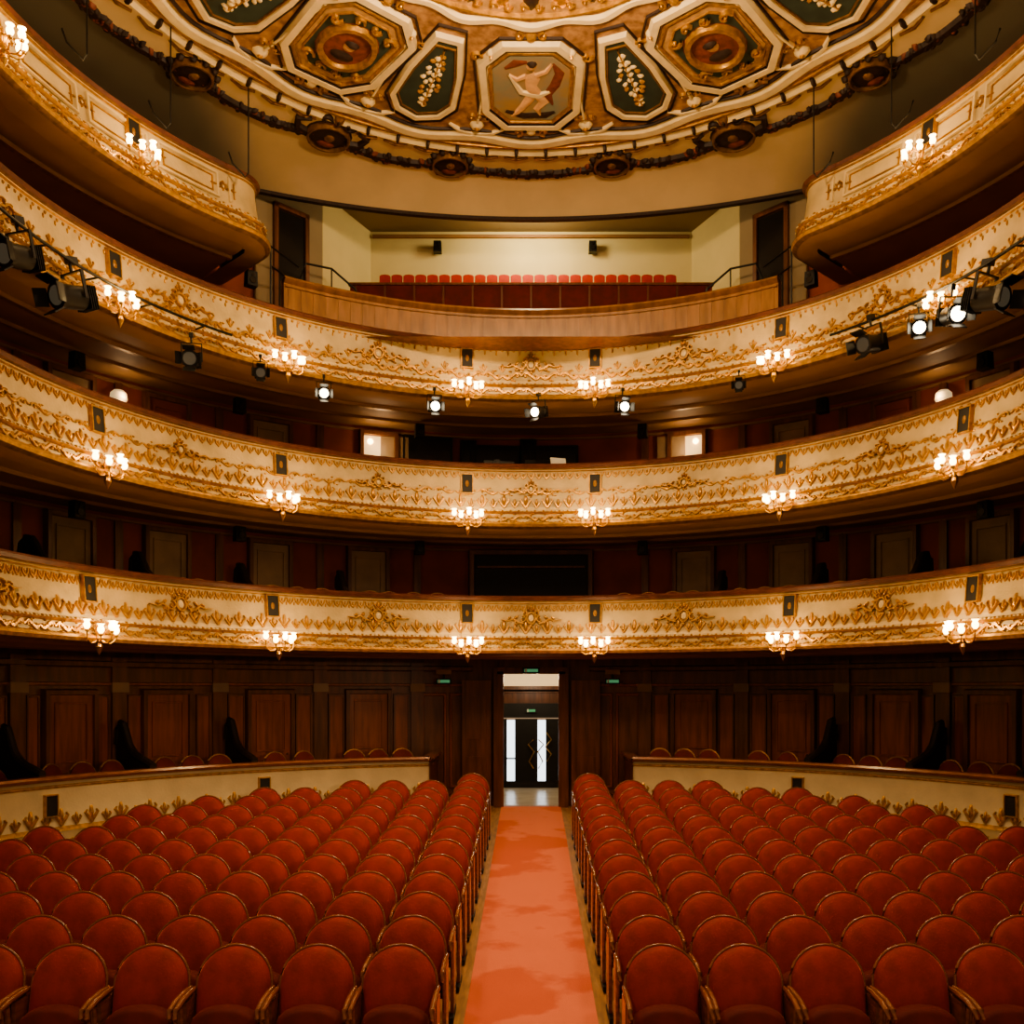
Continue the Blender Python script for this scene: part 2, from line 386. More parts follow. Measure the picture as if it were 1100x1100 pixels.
# small bracket lamps on the second-tier wall
lm=MB(); lm.tube([(0,0,0),(0,.10,.0),(0,.14,.04)],.012,6,'brass'); lm.lathe((0,.14,.04),[(.03,-.0),(.09,.0),(.12,.05),(.11,.13),(.07,.17),(0,.18)],14,'warmlit'); lm.lathe((0,.0,0),[(0,-.05),(.04,-.03),(.04,.03),(0,.05)],8,'brass')
l0=lm.obj('wall_bracket_lamp')
for i,a in enumerate((-54.5,54.5)):
    x,y,nx,ny=ringpt(a,RW-.01)
    ob=l0 if i==0 else inst(l0,'wall_bracket_lamp',(0,0,0))
    ob.location=(x,y,ZB[2]-.42); ob.rotation_euler=(0,0,math.atan2(-nx,ny))
    l=plight('lamp',(0,.3,.1),5,(1,.72,.4),.08); l.parent=ob
mb=MB(); R=Relief(mb,wallfn(RW))
for a,hw,z0,z1 in((-14.2,.42,ZB[1]+.6,ZB[2]-.1),(-5,.42,ZB[1]+.75,ZB[2]-.2),(3,.42,ZB[1]+.75,ZB[2]-.2),(-8.6,.12,ZB[1]+.95,ZB[2]-.12),(-.4,.12,ZB[1]+.95,ZB[2]-.08)):
    u=U(a); R.fill([(u-hw,z0),(u+hw,z0),(u+hw,z1),(u-hw,z1)],.05,'blackg')
    R.stroke([(u-hw,z0),(u+hw,z0),(u+hw,z1),(u-hw,z1)],.05,.07,'black',True)
mb.obj('projection_booth_window',ang=30)
mb=MB(); R=Relief(mb,wallfn(RW))
z0=ZB[0]+.7;z1=ZB[1]-.1
R.fill([(-1.05,z0),(1.05,z0),(1.05,z1),(-1.05,z1)],.06,'plaque')
R.stroke([(-1.05,z0),(1.05,z0),(1.05,z1),(-1.05,z1)],.12,.12,'wood',True)
R.stroke([(-.95,z1-.25),(.95,z1-.25)],.06,.1,'wood')
mb.obj('royal_box_window',ang=30)
mb=MB()
mb.box((0,15.3,ZB[1]+.95),(2.2,.5,.06),'black'); 
for x in(-1.05,1.05): mb.box((x,15.3,ZB[1]+.525),(.06,.45,.80),'black')
mb.box((-.55,15.3,ZB[1]+1.12),(.5,.3,.22),'black',.2); mb.tube([(-.55,15.15,ZB[1]+1.14),(-.55,15.0,ZB[1]+1.14)],.08,12,'blackg')
mb.box((.1,15.35,ZB[1]+1.15),(.4,.05,.28),'black',rx=.2)
mb.box((.45,15.2,ZB[1]+1.15),(.26,.03,.30),'white',.3,rx=-.3); mb.box((.45,15.3,ZB[1]+.99),(.3,.25,.03),'white',.3)
mb.obj('control_desk')

# ---------------------------------------------------------------- gallery recess
ZCL=CZ+8.2; ZG=CZ+8.38
PW=[(4.40,14.85),(3.55,15.75),(2.96,17.1),(-2.96,17.1),(-3.55,15.75),(-4.40,14.85)]
def wallseg(a,b,z0,z1,k):
    m=MB(); L=math.hypot(b[0]-a[0],b[1]-a[1]); an=math.atan2(b[1]-a[1],b[0]-a[0])
    m.box(((a[0]+b[0])/2,(a[1]+b[1])/2,(z0+z1)/2),(L+.02,.06,z1-z0),k,an); return m,an
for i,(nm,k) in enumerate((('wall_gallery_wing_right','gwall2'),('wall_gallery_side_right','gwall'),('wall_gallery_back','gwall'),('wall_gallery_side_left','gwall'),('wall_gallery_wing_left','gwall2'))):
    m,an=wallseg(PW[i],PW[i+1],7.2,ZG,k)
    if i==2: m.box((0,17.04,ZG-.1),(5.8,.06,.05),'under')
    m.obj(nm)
for sg in(-1,1):
    ax,ay=PW[0];bx,by=PW[1]
    m=MB(); cx=sg*(ax*.45+bx*.55); cy=ay*.45+by*.55-.05; an=math.atan2(by-ay,sg*(bx-ax))
    m.box((cx,cy-.02,9.27),(.52,.05,2.3),'blackg',an); 
    for o in(-.29,.29): m.box((cx+math.cos(an)*o,cy+math.sin(an)*o-.04,9.3),(.07,.08,2.4),'wood',an)
    m.box((cx,cy-.04,10.48),(.65,.08,.08),'wood',an)
    m.obj('door_gallery_%s'%('left' if sg<0 else 'right'))
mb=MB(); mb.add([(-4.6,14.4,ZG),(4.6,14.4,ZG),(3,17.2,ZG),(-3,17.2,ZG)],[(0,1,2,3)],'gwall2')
mb.box((0,16.2,ZG-.03),(5,.12,.06),'black'); mb.obj('ceiling_gallery')
mb=MB(); a=36.5
zp=8.87
mb.sweep(ringpath(6.3,-a,a,60),[(-.12,7.25),(-.12,zp),(.03,zp+.04),(.06,zp),(.03,zp-.04),(0,zp-.06),(.0,8.35),(.03,8.32),(.0,8.28),(0,7.25)],['gwood']*9)
R=Relief(mb,wallfn(6.3))
for i in range(40):
    u=U(-36+1.8*i+.9,6.3); R.fill([(u-.085,7.6),(u+.085,7.6),(u+.085,zp-.1),(u-.085,zp-.1)],.012,'gwood')
R.stroke([(U(-36.4+72.8*i/40,6.3),zp-.1) for i in range(41)],.05,.03,'gwood')
mb.obj('gallery_parapet')
mb=MB()
mb.box((0,16.52,8.17),(5.5,1.0,1.84),'velvetd')
mb.box((0,15.97,9.29),(6.2,.05,.56),'velvetd'); mb.box((0,15.96,9.58),(6.26,.09,.04),'wood')
for i in range(13): mb.box((-3+.5*i,15.93,9.29),(.03,.03,.52),'wood')
mb.obj('gallery_seating_step')
mb=MB(); mb.add([(-4.3,14.0,7.95),(4.3,14.0,7.95),(3.1,16.3,7.95),(-3.1,16.3,7.95)],[(0,1,2,3)],'wood'); mb.obj('floor_gallery')
for sg in(-1,1):
    mb=MB()
    pts=[(sg*3.75,15.0,8.0),(sg*3.75,15.0,9.2),(sg*3.65,15.1,9.55),(sg*3.3,15.4,9.6),(sg*2.95,15.6,9.35),(sg*2.8,15.7,8.9),(sg*2.78,15.7,8.0)]
    mb.tube(pts,.018,8,'black'); mb.tube([(sg*3.72,15.05,8.8),(sg*2.8,15.7,8.8)],.012,6,'black')
    mb.tube([(sg*3.3,15.4,8.0),(sg*3.3,15.4,9.6)],.012,6,'black')
    mb.tube([(sg*4.0,14.3,9.45),(sg*3.75,15.0,9.45)],.014,6,'black'); mb.tube([(sg*4.0,14.3,9.15),(sg*3.75,15.0,9.15)],.014,6,'black')
    mb.tube([(sg*4.0,14.3,8.0),(sg*4.0,14.3,9.45)],.014,6,'black')
    mb.obj('handrail')

# ---------------------------------------------------------------- ceiling
mb=MB()
N=144
def disc(r0,r1,z0,z1,k):
    vs=[];
    for i in range(N):
        q=2*math.pi*i/N
        vs.append((r0*math.sin(q),C+r0*math.cos(q),z0)); vs.append((r1*math.sin(q),C+r1*math.cos(q),z1))
    mb.add(vs,[(2*i,2*((i+1)%N),2*((i+1)%N)+1,2*i+1) for i in range(N)],k)
disc(.01,2.35,ZCL,ZCL,'tan2'); disc(2.35,5.12,ZCL,ZCL,'tan'); disc(5.12,5.2,ZCL,ZCL-.05,'ivory'); disc(5.2,5.28,ZCL-.05,ZCL,'ivory'); disc(5.28,5.7,ZCL,ZCL,'annulus')
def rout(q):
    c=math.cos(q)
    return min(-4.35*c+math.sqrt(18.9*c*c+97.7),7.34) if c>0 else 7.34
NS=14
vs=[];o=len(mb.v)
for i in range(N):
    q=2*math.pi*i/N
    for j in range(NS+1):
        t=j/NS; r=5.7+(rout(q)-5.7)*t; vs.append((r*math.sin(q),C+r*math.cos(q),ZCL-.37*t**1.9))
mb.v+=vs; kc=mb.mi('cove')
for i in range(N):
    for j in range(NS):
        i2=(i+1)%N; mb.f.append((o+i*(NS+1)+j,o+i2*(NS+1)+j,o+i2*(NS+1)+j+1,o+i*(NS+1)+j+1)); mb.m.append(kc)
pts=[]
for i in range(-44,45):
    q=rad(i); r=rout(q); pts.append((r*math.sin(q),C+r*math.cos(q)))
vs=[];fs=[]
for i,(x,y) in enumerate(pts):
    vs+=[(x,y-.04,ZCL-.36),(x,y-.04,ZCL-.41),(x,y+.05,ZCL-.41),(x,y+.05,ZG+.02)]
for i in range(len(pts)-1):
    for j in range(3): fs.append((i*4+j,i*4+4+j,i*4+5+j,i*4+1+j))
mb.add(vs,fs,'umber')
def cf(th):
    s_,c_=math.sin(rad(th)),math.cos(rad(th))
    def fn(t,r,w): return (r*s_+t*c_, C+r*c_-t*s_, ZCL-w)
    return fn
def band(fr,w,h,k,n=180,base=0):
    R=Relief(mb,lambda x,y,ww:(x,C+y,ZCL-ww))
    R.stroke([(fr(2*math.pi*i/n)*math.sin(2*math.pi*i/n),fr(2*math.pi*i/n)*math.cos(2*math.pi*i/n)) for i in range(n)],w,h,k,True,base)
band(lambda q:4.88+.07*math.cos(18*q),.20,.05,'ivory'); band(lambda q:4.72+.07*math.cos(18*q),.05,.03,'umber')
band(lambda q:5.02,.05,.04,'gold'); band(lambda q:2.42+.05*math.cos(18*q),.12,.05,'ivory'); band(lambda q:2.28,.05,.05,'gold')
band(lambda q:1.55,.12,.06,'ivory'); band(lambda q:.9,.12,.08,'gold')
def octo(hwi,hwm,hwo,r0,r1,r2,r3): return [(-hwi,r0),(hwi,r0),(hwm,r1),(hwm,r2),(hwo,r3),(-hwo,r3),(-hwm,r2),(-hwm,r1)]
def shrink(P,f):
    cx=sum(p[0] for p in P)/len(P);cy=sum(p[1] for p in P)/len(P)
    return [(cx+(x-cx)*f,cy+(y-cy)*f) for x,y in P]
for i in range(18):
    th=20*i; 
    if i in(1,): th=21.2
    if i==17: th=-21.2
    R=Relief(mb,cf(th))
    if i%2==0:
        P=octo(.34,.64,.36,2.80,3.12,4.10,4.48)
        R.stroke(P,.15,.06,'ivory',True); R.fill(shrink(P,.97),.02,'tan2'); 
        R.stroke(shrink(P,.86),.05,.05,'gold',True)
        R.stroke(shrink(P,1.16),.03,.03,'umber',True); R.stroke(shrink(P,.93),.025,.05,'umber',True)
        fig=i in(0,4,8,10,14)
        if fig:
            R.fill(shrink(P,.80),.035,'sky')
            def S(pts,w,k='skin',h=.02): R.stroke(pts,w,h,k,base=.035)
            S([(-.36,4.1),(-.1,4.22),(.2,4.20),(.34,4.12)],[.06,.14,.14,.05],'umber',.01)
            S([(-.34,3.2),(-.2,3.1),(-.05,3.08)],[.05,.14,.05],'russet',.008)
            S([(.28,3.1),(.38,3.3),(.32,3.55),(.22,3.75),(.3,3.95)],[.03,.12,.14,.12,.03],'russet',.012)
            S([(-.02,3.28),(.02,3.42),(.0,3.56),(.06,3.74)],[.12,.20,.15,.21])
            R.blob(.0,3.17,.065,.085,.03,'skin',10,.035); R.blob(.01,3.12,.07,.06,.04,'umber',8,.035)
            S([(.07,3.72),(.18,3.90),(.08,4.05),(.13,4.18)],[.16,.13,.09,.03])
            S([(.02,3.74),(-.08,3.95),(-.19,4.12),(-.27,4.20)],[.16,.13,.09,.03])
            S([(.06,3.34),(.2,3.26),(.28,3.10)],[.09,.07,.04]); S([(-.06,3.34),(-.19,3.42),(-.30,3.32)],[.09,.07,.04])
            S([(-.3,3.3),(-.14,3.68),(.1,3.76),(.26,3.66)],[.03,.09,.12,.05],'ivory',.024)
        else:
            R.fill(shrink(P,.80),.03,'tan2')
            R.fill(shrink(P,.70),.035,'teal'); R.stroke(shrink(P,.70),.03,.05,'gold',True)
            R.blob(0,3.64,.43,.50,.03,'russet',16,.03)
            R.stroke([(.33*math.cos(q),3.64+.39*math.sin(q)) for q in [j*math.pi/10 for j in range(20)]],.10,.07,'gold',True,.03)
            R.blob(0,3.64,.25,.31,.03,'russet',16,.05)
            R.blob(0,3.57,.09,.11,.04,'skin',10,.07); R.blob(0,3.78,.16,.11,.035,'umber',10,.07); R.blob(0,3.50,.10,.06,.04,'umber',10,.09)
            for g in(-1,1):
                for g2 in(-1,1): R.spiral(g*.36,3.64+g2*.40,.1,5,0,.05,.05,'gold',g*g2,base=.03)
                R.spiral(g*.12,3.64-.52,.08,5,0,.045,.05,'gold',g,base=.03); R.spiral(g*.12,3.64+.52,.08,5,0,.045,.05,'gold',g,base=.03)
        for g in(-1,1):
            R.spiral(g*.20,4.62,.10,5,math.pi/2,.05,.04,'gold',g)
            for v in (3.0,4.25): R.spiral(g*.72,v,.09,5,0,.04,.04,'gold',g)
        R.blob(0,4.62,.09,.11,.05,'ivory',8); R.blob(0,2.66,.08,.09,.05,'gold',8)
        for g in (-1,1): R.spiral(g*.16,2.62,.08,5,-math.pi/2,.04,.04,'gold',-g)
    else:
        P=[(-.15,2.86),(.15,2.86),(.33,3.5),(.43,4.15),(.30,4.42),(0,4.56),(-.30,4.42),(-.43,4.15),(-.33,3.5)]
        R.stroke(P,.11,.06,'ivory',True); R.fill(shrink(P,.94),.03,'teal'); R.stroke(shrink(P,.85),.03,.04,'goldd',True,.01)
        R.stroke(shrink(P,1.2),.025,.03,'umber',True)
        for j in range(10):
            t=j/9; v=3.22+.98*t; w=.04+.11*math.sin(math.pi*min(1,t*1.1))
            for g in(-1,1): R.blob(g*w*(.4+.6*random.random()),v+random.uniform(-.03,.03),.05,.035,.03,'ivory' if random.random()<.7 else 'gold',6,.03,rot=g*random.uniform(.3,1.2))
            R.blob(random.uniform(-.03,.03),v+.03,.05,.045,.035,'ivory',6,.03)
        R.stroke([(0,3.05),(0.02,4.25)],[.02,.03],.03,'gold',base=.03)
    R=Relief(mb,cf(20*i+10))
    for v,s in((4.55,.11),(2.98,.07)):
        R.blob(0,v,s,s,.07,'ivory',8); R.blob(0,v,s*.5,s*.5,.1,'gold',6)
    R.stroke([(0,4.45),(0.0,3.1)],[.05,.03],.04,'ivory')
    for g in (-1,1): R.spiral(g*.1,4.35,.06,5,0,.035,.04,'gold',g)
    for g in(-1,1): R.stroke([(g*.0,4.75),(g*.25,4.68),(g*.4,4.55)],[.09,.07,.03],.04,'ivory')
for i in range(36):
    R=Relief(mb,cf(10*i)); R.blob(0,1.95,.11,.26,.05,'gold' if i%2 else 'umber',8)
    R.blob(0,1.25,.08,.2,.05,'goldd' if i%2 else 'ivory',8)
    for g in(-1,1): R.spiral(g*.09,2.12,.06,5,0,.03,.05,'gold',g)
for i in range(72):
    R=Relief(mb,cf(5*i+2.5)); R.blob(0,5.16,.035,.09,.10,'umber',6)
    R.stroke([(-.18,5.30),(0,5.36),(.18,5.30)],[.03,.05,.03],.03,'goldd')
RA=[13,32.4,53.6,75,97,119,141,162]
RAall=sorted([-a for a in RA]+RA)
for j,a in enumerate(RAall):
    b=RAall[(j+1)%len(RAall)]; 
    if b<a: b+=360
    R=Relief(mb,cf(0)); R.fn=lambda x,y,w:(x,C+y,ZCL-w)
    pts=[]
    for i in range(25):
        t=i/24; r=5.62+.15*math.sin(math.pi*t); q=rad(a+(b-a)*t); pts.append((r*math.sin(q),r*math.cos(q)))
    R.stroke(pts,[.08+.08*math.sin(math.pi*i/24) for i in range(25)],.05,'umber')
    for i,(x,y) in enumerate(pts):
        for _ in range(4):
            R.blob(x+random.uniform(-.08,.08),y+random.uniform(-.08,.08),.07,.04,.06,'umber' if random.random()<.8 else 'russet',6,rot=random.random()*3)
    R=Relief(mb,cf(a)); big=(abs(a) in(32.4,75,119,162)); s=.31 if not big else .35; v=5.60
    R.blob(0,v,s,s,.05,'umber',18)
    R.stroke([(s*.86*math.cos(q),v+s*.86*math.sin(q)) for q in [k*math.pi/9 for k in range(18)]],.045,.09,'goldd',True)
    R.blob(0,v,s*.7,s*.7,.03,'umber',16,.05); R.blob(0,v-.04,s*.22,s*.28,.03,'goldd',8,.08); R.blob(0,v+.12,s*.4,s*.22,.02,'russet',8,.08)
    if big:
        for g in(-1,1):
            R.stroke([(g*s*.8,v+.05),(g*s*1.35,v-.02),(g*s*1.5,v-.22),(g*s*1.0,v-.3)],[.12,.1,.07,.03],.06,'umber')
            R.spiral(g*s*.5,v-s*1.1,.1,5,0,.06,.06,'umber',g)
        R.blob(0,v-s*1.25,.09,.12,.08,'goldd',8)
    else:
        for k in range(12):
            q=k*math.pi/6; R.blob(s*1.02*math.cos(q),v+s*1.02*math.sin(q),.06,.06,.07,'umber',6)
mb.obj('ceiling',ang=40)
for sg in(-1,1):
    for a,R_ in((47,5.24),(61,5.1),(76,5.05)):
        x,y,_,_=ringpt(sg*a,R_); m=MB(); m.tube([(x,y,CZ+7.0),(x,y,ZCL-.01)],.009,6,'black')
        m.tube([(x,y,CZ+7.0),(x+sg*.05,y+.02,CZ+6.95),(x+sg*.2,y-.05,CZ+7.1),(x+sg*.25,y-.05,CZ+7.25)],.012,6,'black')
        m.obj('suspension_wire')

# ---------------------------------------------------------------- sconces
mb=MB()
mb.lathe((0,.03,0),[(.0,.09),(.035,.08),(.05,.04),(.035,-.02),(.055,-.06),(.03,-.12),(.045,-.16),(.02,-.22),(.0,-.26)],12,'brass')
for x,y,z in((-.21,.06,.04),(-.115,.17,-.01),(0,.22,.03),(.115,.17,-.01),(.21,.06,.04)):
    d=Vector((x,y-.03,0))
    mb.tube([(0,.03,-.04),Vector((0,.03,-.11))+d*.35,Vector((0,.03,-.12))+d*.7,Vector((0,.03,-.08))+d*.95,(x,y,z-.03)],.009,6,'brass')
    mb.lathe((x,y,z),[(.0,-.035),(.022,-.03),(.028,-.01),(.016,.0)],10,'brass')
    mb.lathe((x,y,z),[(.014,.0),(.030,.015),(.038,.04),(.034,.062),(.024,.078),(.030,.095),(.042,.108),(.038,.108),(.0,.07)],14,'glow')
mb.lathe((0,.10,.10),[(0,-.03),(.03,0),(.0,.05)],8,'brass')
for sg in(-1,1): mb.tube([(0,.04,.06),(sg*.07,.06,.11),(sg*.12,.06,.08),(sg*.10,.06,.04)],.008,6,'brass')
sconce=mb.obj('candelabra_sconce')
sl=[]
for t in range(3):
    for a in SCA[t]: sl.append((a,ZB[t]+.13))
for a in(-86,-63.4,63.4,86): sl.append((a,ZB[3]+.30))
for i,(a,z) in enumerate(sl):
    x,y,nx,ny=ringpt(a,R0-.17)
    ob=sconce if i==0 else inst(sconce,'candelabra_sconce',(0,0,0))
    ob.location=(x,y,z); ob.rotation_euler=(0,0,math.atan2(-nx,ny))
    lo=plight('lamp',(0,.34,.14),17,(1,.67,.31),.06); lo.parent=ob

# ---------------------------------------------------------------- stage spotlights
def spot(lens):
    mb=MB()
    mb.tube([(0,-.17,0),(0,-.15,0),(0,-.05,0),(0,-.04,0),(0,.16,0),(0,.20,0)],.1,16,'black',rs=[.05,.085,.085,.10,.10,.112])
    mb.tube([(0,.195,0),(0,.206,0)],.08,16,lens)
    for k in range(4): mb.box((0,-.13+k*.022,.0),(.19,.006,.19),'black')
    for sg in(-1,1):
        mb.box((sg*.125,0,.09),(.012,.03,.22),'black')
        mb.box((sg*.13,.25,0),(.01,.11,.15),'black',-sg*.45)
        mb.box((0,.25,sg*.13),(.15,.11,.01),'black',rx=sg*.45)
    mb.box((0,0,.2),(.26,.03,.012),'black'); mb.tube([(0,0,.2),(0,0,.30)],.014,8,'black'); mb.box((0,-.02,.30),(.05,.10,.06),'black')
    return mb
s_on=spot('lens').obj('stage_spotlight'); s_off=spot('lensd').obj('stage_spotlight')
used=set()
SP=[(-84.8,0,1.2,-.9,.25),(-75.5,0,1.3,-1.0,.22),(-56.4,0,1,-.2,.0),(-45.2,0,.75,0,.02),(-34.7,1,.8,0,-.05),(-16.3,1,.85,.1,0),(1.5,1,.85,-.5,-.02),(15.2,1,.85,.3,0),(34.8,0,.65,0,.02),(57,0,1.1,-.6,.22),(64.4,1,.9,.1,.12),(69.5,1,1.05,.5,.15),(75,0,1.3,1.0,.22)]
for a,on,s,dz,up in SP:
    src=s_on if on else s_off
    ob=src if on not in used else inst(src,'stage_spotlight',(0,0,0)); used.add(on)
    x,y,nx,ny=ringpt(a,5.22)
    d=Vector((0-x,1.5-y)).normalized(); 
    ob.location=(x,y,7.17-.30*s+up); ob.rotation_euler=(-.25,0,math.atan2(-d.x,d.y)+dz); ob.scale=(s,s,s)
for a0,a1 in((-94,-50),(50,94)):
    mb=MB(); pth=ringpath(5.20,a0,a1,40); mb.tube([(p[0],p[1],7.36) for p in pth],.018,8,'black')
    for i in range(5):
        a=a0+(a1-a0)*(i+.5)/5
        x,y,nx,ny=ringpt(a,5.2); mb.tube([(x,y,7.36),(x-nx*.2,y-ny*.2,7.36)],.012,6,'black')
    mb.obj('lighting_bar')
spk=MB(); spk.box((0,0,0),(.16,.14,.22),'black',taper=.92); spk.tube([(0,.07,-.03),(0,.085,-.03)],.05,12,'blackg'); spk.tube([(0,.07,.05),(0,.08,.05)],.025,10,'blackg'); spk.box((0,-.1,.0),(.04,.1,.04),'black')
sp0=spk.obj('loudspeaker'); first=True
lst=[]
for a in(-41,-16,16,41,62,-62): lst+=[(a,RW-.6,ZB[1]-.13),(a,RW-.6,ZB[2]-.15)]
for a in(-41,41): lst+=[(a,RW-1.0,ZB[3]-.15)]
for a,R_,z in lst:
    x,y,nx,ny=ringpt(a,R_)
    ob=sp0 if first else inst(sp0,'loudspeaker',(0,0,0)); first=False
    ob.location=(x,y,z); ob.rotation_euler=(0,0,math.atan2(-nx,ny))
for x in(-1.7,1.12):
    inst(sp0,'loudspeaker',(x,16.93,10.68),(0,0,math.pi),.9)

# ---------------------------------------------------------------- stalls: floor, carpet, barrier
D0=6.14; SL=.058
def fz(d): return SL*(d-D0)
mb=MB()
mb.add([(-9,2.5,fz(2.5)),(9,2.5,fz(2.5)),(9,16.45,fz(16.45)),(-9,16.45,fz(16.45))],[(0,1,2,3)],'floor'); mb.obj('floor')
mb=MB(); y0,y1=3.0,16.25; vs=[]
for x,z in((-.52,.0),(-.52,.012),(.52,.012),(.52,.0)): vs+=[(x,y0,fz(y0)+z),(x,y1,fz(y1)+z)]
mb.add(vs,[(0,1,3,2),(2,3,5,4),(4,5,7,6),(0,2,4,6),(1,3,5,7)],'carpet'); mb.obj('aisle_carpet')
CB=8.24; RB=6.65
for sg in(-1,1):
    mb=MB(); zt=1.55
    path=ringpath(RB,sg*14,sg*104,70,CB)
    x0,y0_,_,_=path[0]
    wing=[(x0,16.1-(16.1-y0_-.12)*i/4,-sg,0) for i in range(5)]+[(x0+sg*.01,y0_-.02,-sg*.7,-.7)]
    pr=[(-.12,.1),(-.12,zt),(-.10,zt+.03),(.05,zt+.03),(.07,zt),(.05,zt-.035),(0,zt-.045),(.0,zt-.08),(.02,zt-.1),(.01,zt-.12),(0,zt-.14),(0,.95),(.02,.9),(0,.86),(0,.0)]
    ks=['wood','seatwood','seatwood','seatwood','seatwood','seatwood','creamb','gold','gold','creamb','creamb','gold','creamb','creamb']
    mb.sweep(path,pr,ks)
    mb.sweep(wing,pr,['wood','seatwood','seatwood','seatwood','seatwood']+['wood']*9)
    R=Relief(mb,wallfn(RB,CB)); u0=U(14.5,RB);u1=U(100,RB); n=int((u1-u0)/.2)
    for i in range(n):
        u=sg*(u0+(i+.5)*(u1-u0)/n); fleur(R,u,.97,.15 if i%2 else .22,'gold',.03)
    for i in range(n):
        u=sg*(u0+(i+.5)*(u1-u0)/n); scroll(R,u,.75,.2,.12,'gold',.025)
    for a in(36,62,88): 
        u=U(sg*a,RB); v=1.22
        R.fill([(u-.08,v-.13),(u+.08,v-.13),(u+.08,v+.13),(u-.08,v+.13)],.03,'plaque')
        R.stroke([(u-.08,v-.13),(u+.08,v-.13),(u+.08,v+.13),(u-.08,v+.13)],.022,.045,'gold',True)
    mb.obj('box_barrier')
    mb=MB()
    A=ringpath(RB+.1,sg*14,sg*104,60,CB); B=ringpath(RW,sg*12.6,sg*104,60)
    mb.add([(p[0],p[1],.7) for p in A]+[(p[0],p[1],.7) for p in B],[(i,i+1,61+i+1,61+i) for i in range(60)],'wood'); mb.obj('floor_box_%s'%('left' if sg<0 else 'right'))
pm=MB()
pr=[(0,0),(0,.84),(.15,.88),(.35,.92),(.55,.98),(.70,1.08),(.80,1.24),(.88,1.36),(.97,1.38),(1.04,1.30),(1.06,1.1),(1.06,0)]
vs=[(-.035,-y,z) for y,z in pr]+[(.035,-y,z) for y,z in pr]; n=len(pr)
pm.add(vs,[tuple(range(n)),tuple(range(2*n-1,n-1,-1))]+[(i,(i+1)%n,n+(i+1)%n,n+i) for i in range(n)],'chairdk')
pm.tube([(0,-y,z) for y,z in pr[1:-1]],.055,8,'chairdk')
part=pm.obj('box_divider'); first=True
for sg in(-1,1):
    for a in(27.3,41,54.5,68,82):
        cth=math.cos(rad(a)); rb=-.81*cth+math.sqrt(.656*cth*cth-.656+RB*RB)
        for (z,R_) in((.7,rb+.20),(ZB[0]+.12,R0+.25)):
            ys=min(1,(RW-.09-R_)/1.12)
            x,y,nx,ny=ringpt(sg*a,R_)
            if z==.7 and a<30: continue
            ob=part if first else inst(part,'box_divider',(0,0,0)); first=False
            ob.location=(x,y,z); ob.rotation_euler=(0,0,math.atan2(-nx,ny)); 
            ob.scale=(1,ys,.9) if z!=.7 else (1,ys,1.06)

# ---------------------------------------------------------------- seats
def archpts(hw,z0,zs,zt,n=14):
    P=[(-hw,z0),(-hw,(z0+zs)/2),(-hw,zs)]
    for i in range(1,n): 
        q=math.pi-math.pi*i/n; P.append((hw*math.cos(q),zs+(zt-zs)*math.sin(q)))
    P+=[(hw,zs),(hw,(z0+zs)/2),(hw,z0)]
    return P
def padded(mb,P,layers,k,cen,tilt):
    vs=[];n=len(P)
    for y,s in layers:
        for x,z in P:
            zz=cen+(z-cen)*s; vs.append((x*s,y+tilt(zz),zz))
    vs.append((0,layers[-1][0]+tilt(cen),cen))
    fs=[(l*n+i,l*n+(i+1)%n,(l+1)*n+(i+1)%n,(l+1)*n+i) for l in range(len(layers)-1) for i in range(n)]
    last=(len(layers)-1)*n; fs+=[(last+i,last+(i+1)%n,len(vs)-1) for i in range(n)]
    mb.add(vs,fs,k)
mb=MB()
tilt=lambda z:.24*(z-.4)
P=archpts(.243,.36,.69,.925,16)
padded(mb,P,[(.0,1),(-.02,.995),(-.045,.96),(-.065,.88),(-.082,.6)],'velvet',.64,tilt)
padded(mb,P,[(.0,1),(.025,.99),(.035,.9)],'seatwood',.64,tilt)
mb.tube([(x*1.02,tilt(z)-.004,.64+(z-.64)*1.02) for x,z in P[1:-1]],.010,8,'seatwood')
PS=archpts(.215,.30,.50,.60,10)
padded(mb,PS,[(-.10,1),(-.15,1),(-.185,.97),(-.20,.85)],'velvetd',.45,lambda z:.12*(z-.45))
padded(mb,PS,[(-.10,1),(-.09,.9)],'seatwood',.45,lambda z:.12*(z-.45))
mb.tube([(-.24,-.06,.42),(.24,-.06,.42)],.012,6,'black')
for sg in(-1,1):
    x=sg*.256
    mb.box((x,-.05,.32),(.028,.20,.62),'seatwood'); mb.box((x,-.10,.02),(.035,.34,.04),'black')
    pts=[(x,.07,.66),(x,-.05,.665),(x,-.20,.655),(x,-.30,.63),(x,-.325,.59),(x,-.29,.56)]
    mb.tube(pts,.02,8,'seatwood',rs=[.014,.019,.019,.019,.016,.01])
    mb.tube([(x,-.22,.62),(x,-.20,.50),(x,-.14,.30)],.013,6,'seatwood')
seat=mb.obj('theatre_seat',ang=50); first=True
PITCH=.55; RP=.642
for r in range(13):
    d=D0+r*RP
    lim=math.sqrt(max(0,5.75**2-(d-CB)**2))
    k=0
    while True:
        X=.875+k*PITCH
        if X+.1>lim: break
        for sg in(-1,1):
            ob=seat if first else inst(seat,'theatre_seat',(0,0,0)); first=False
            ob.location=(sg*X,d,fz(d)); ob.rotation_euler=(0,0,random.uniform(-.012,.012))
        k+=1
gs=MB()
padded(gs,archpts(.095,.3,.83,.86,4),[(.02,1),(-.03,1),(-.05,.92)],'gvelvet',.6,lambda z:.1*z)
gs.box((0,-.12,.34),(.19,.3,.08),'gvelvet'); gs.box((0,0,.15),(.16,.06,.3),'black')
g0=gs.obj('gallery_seat')
for i in range(25):
    ob=g0 if i==0 else inst(g0,'gallery_seat',(0,0,0)); ob.location=(-2.6+.212*i,16.5,9.10); ob.scale=(1,1,1.07)
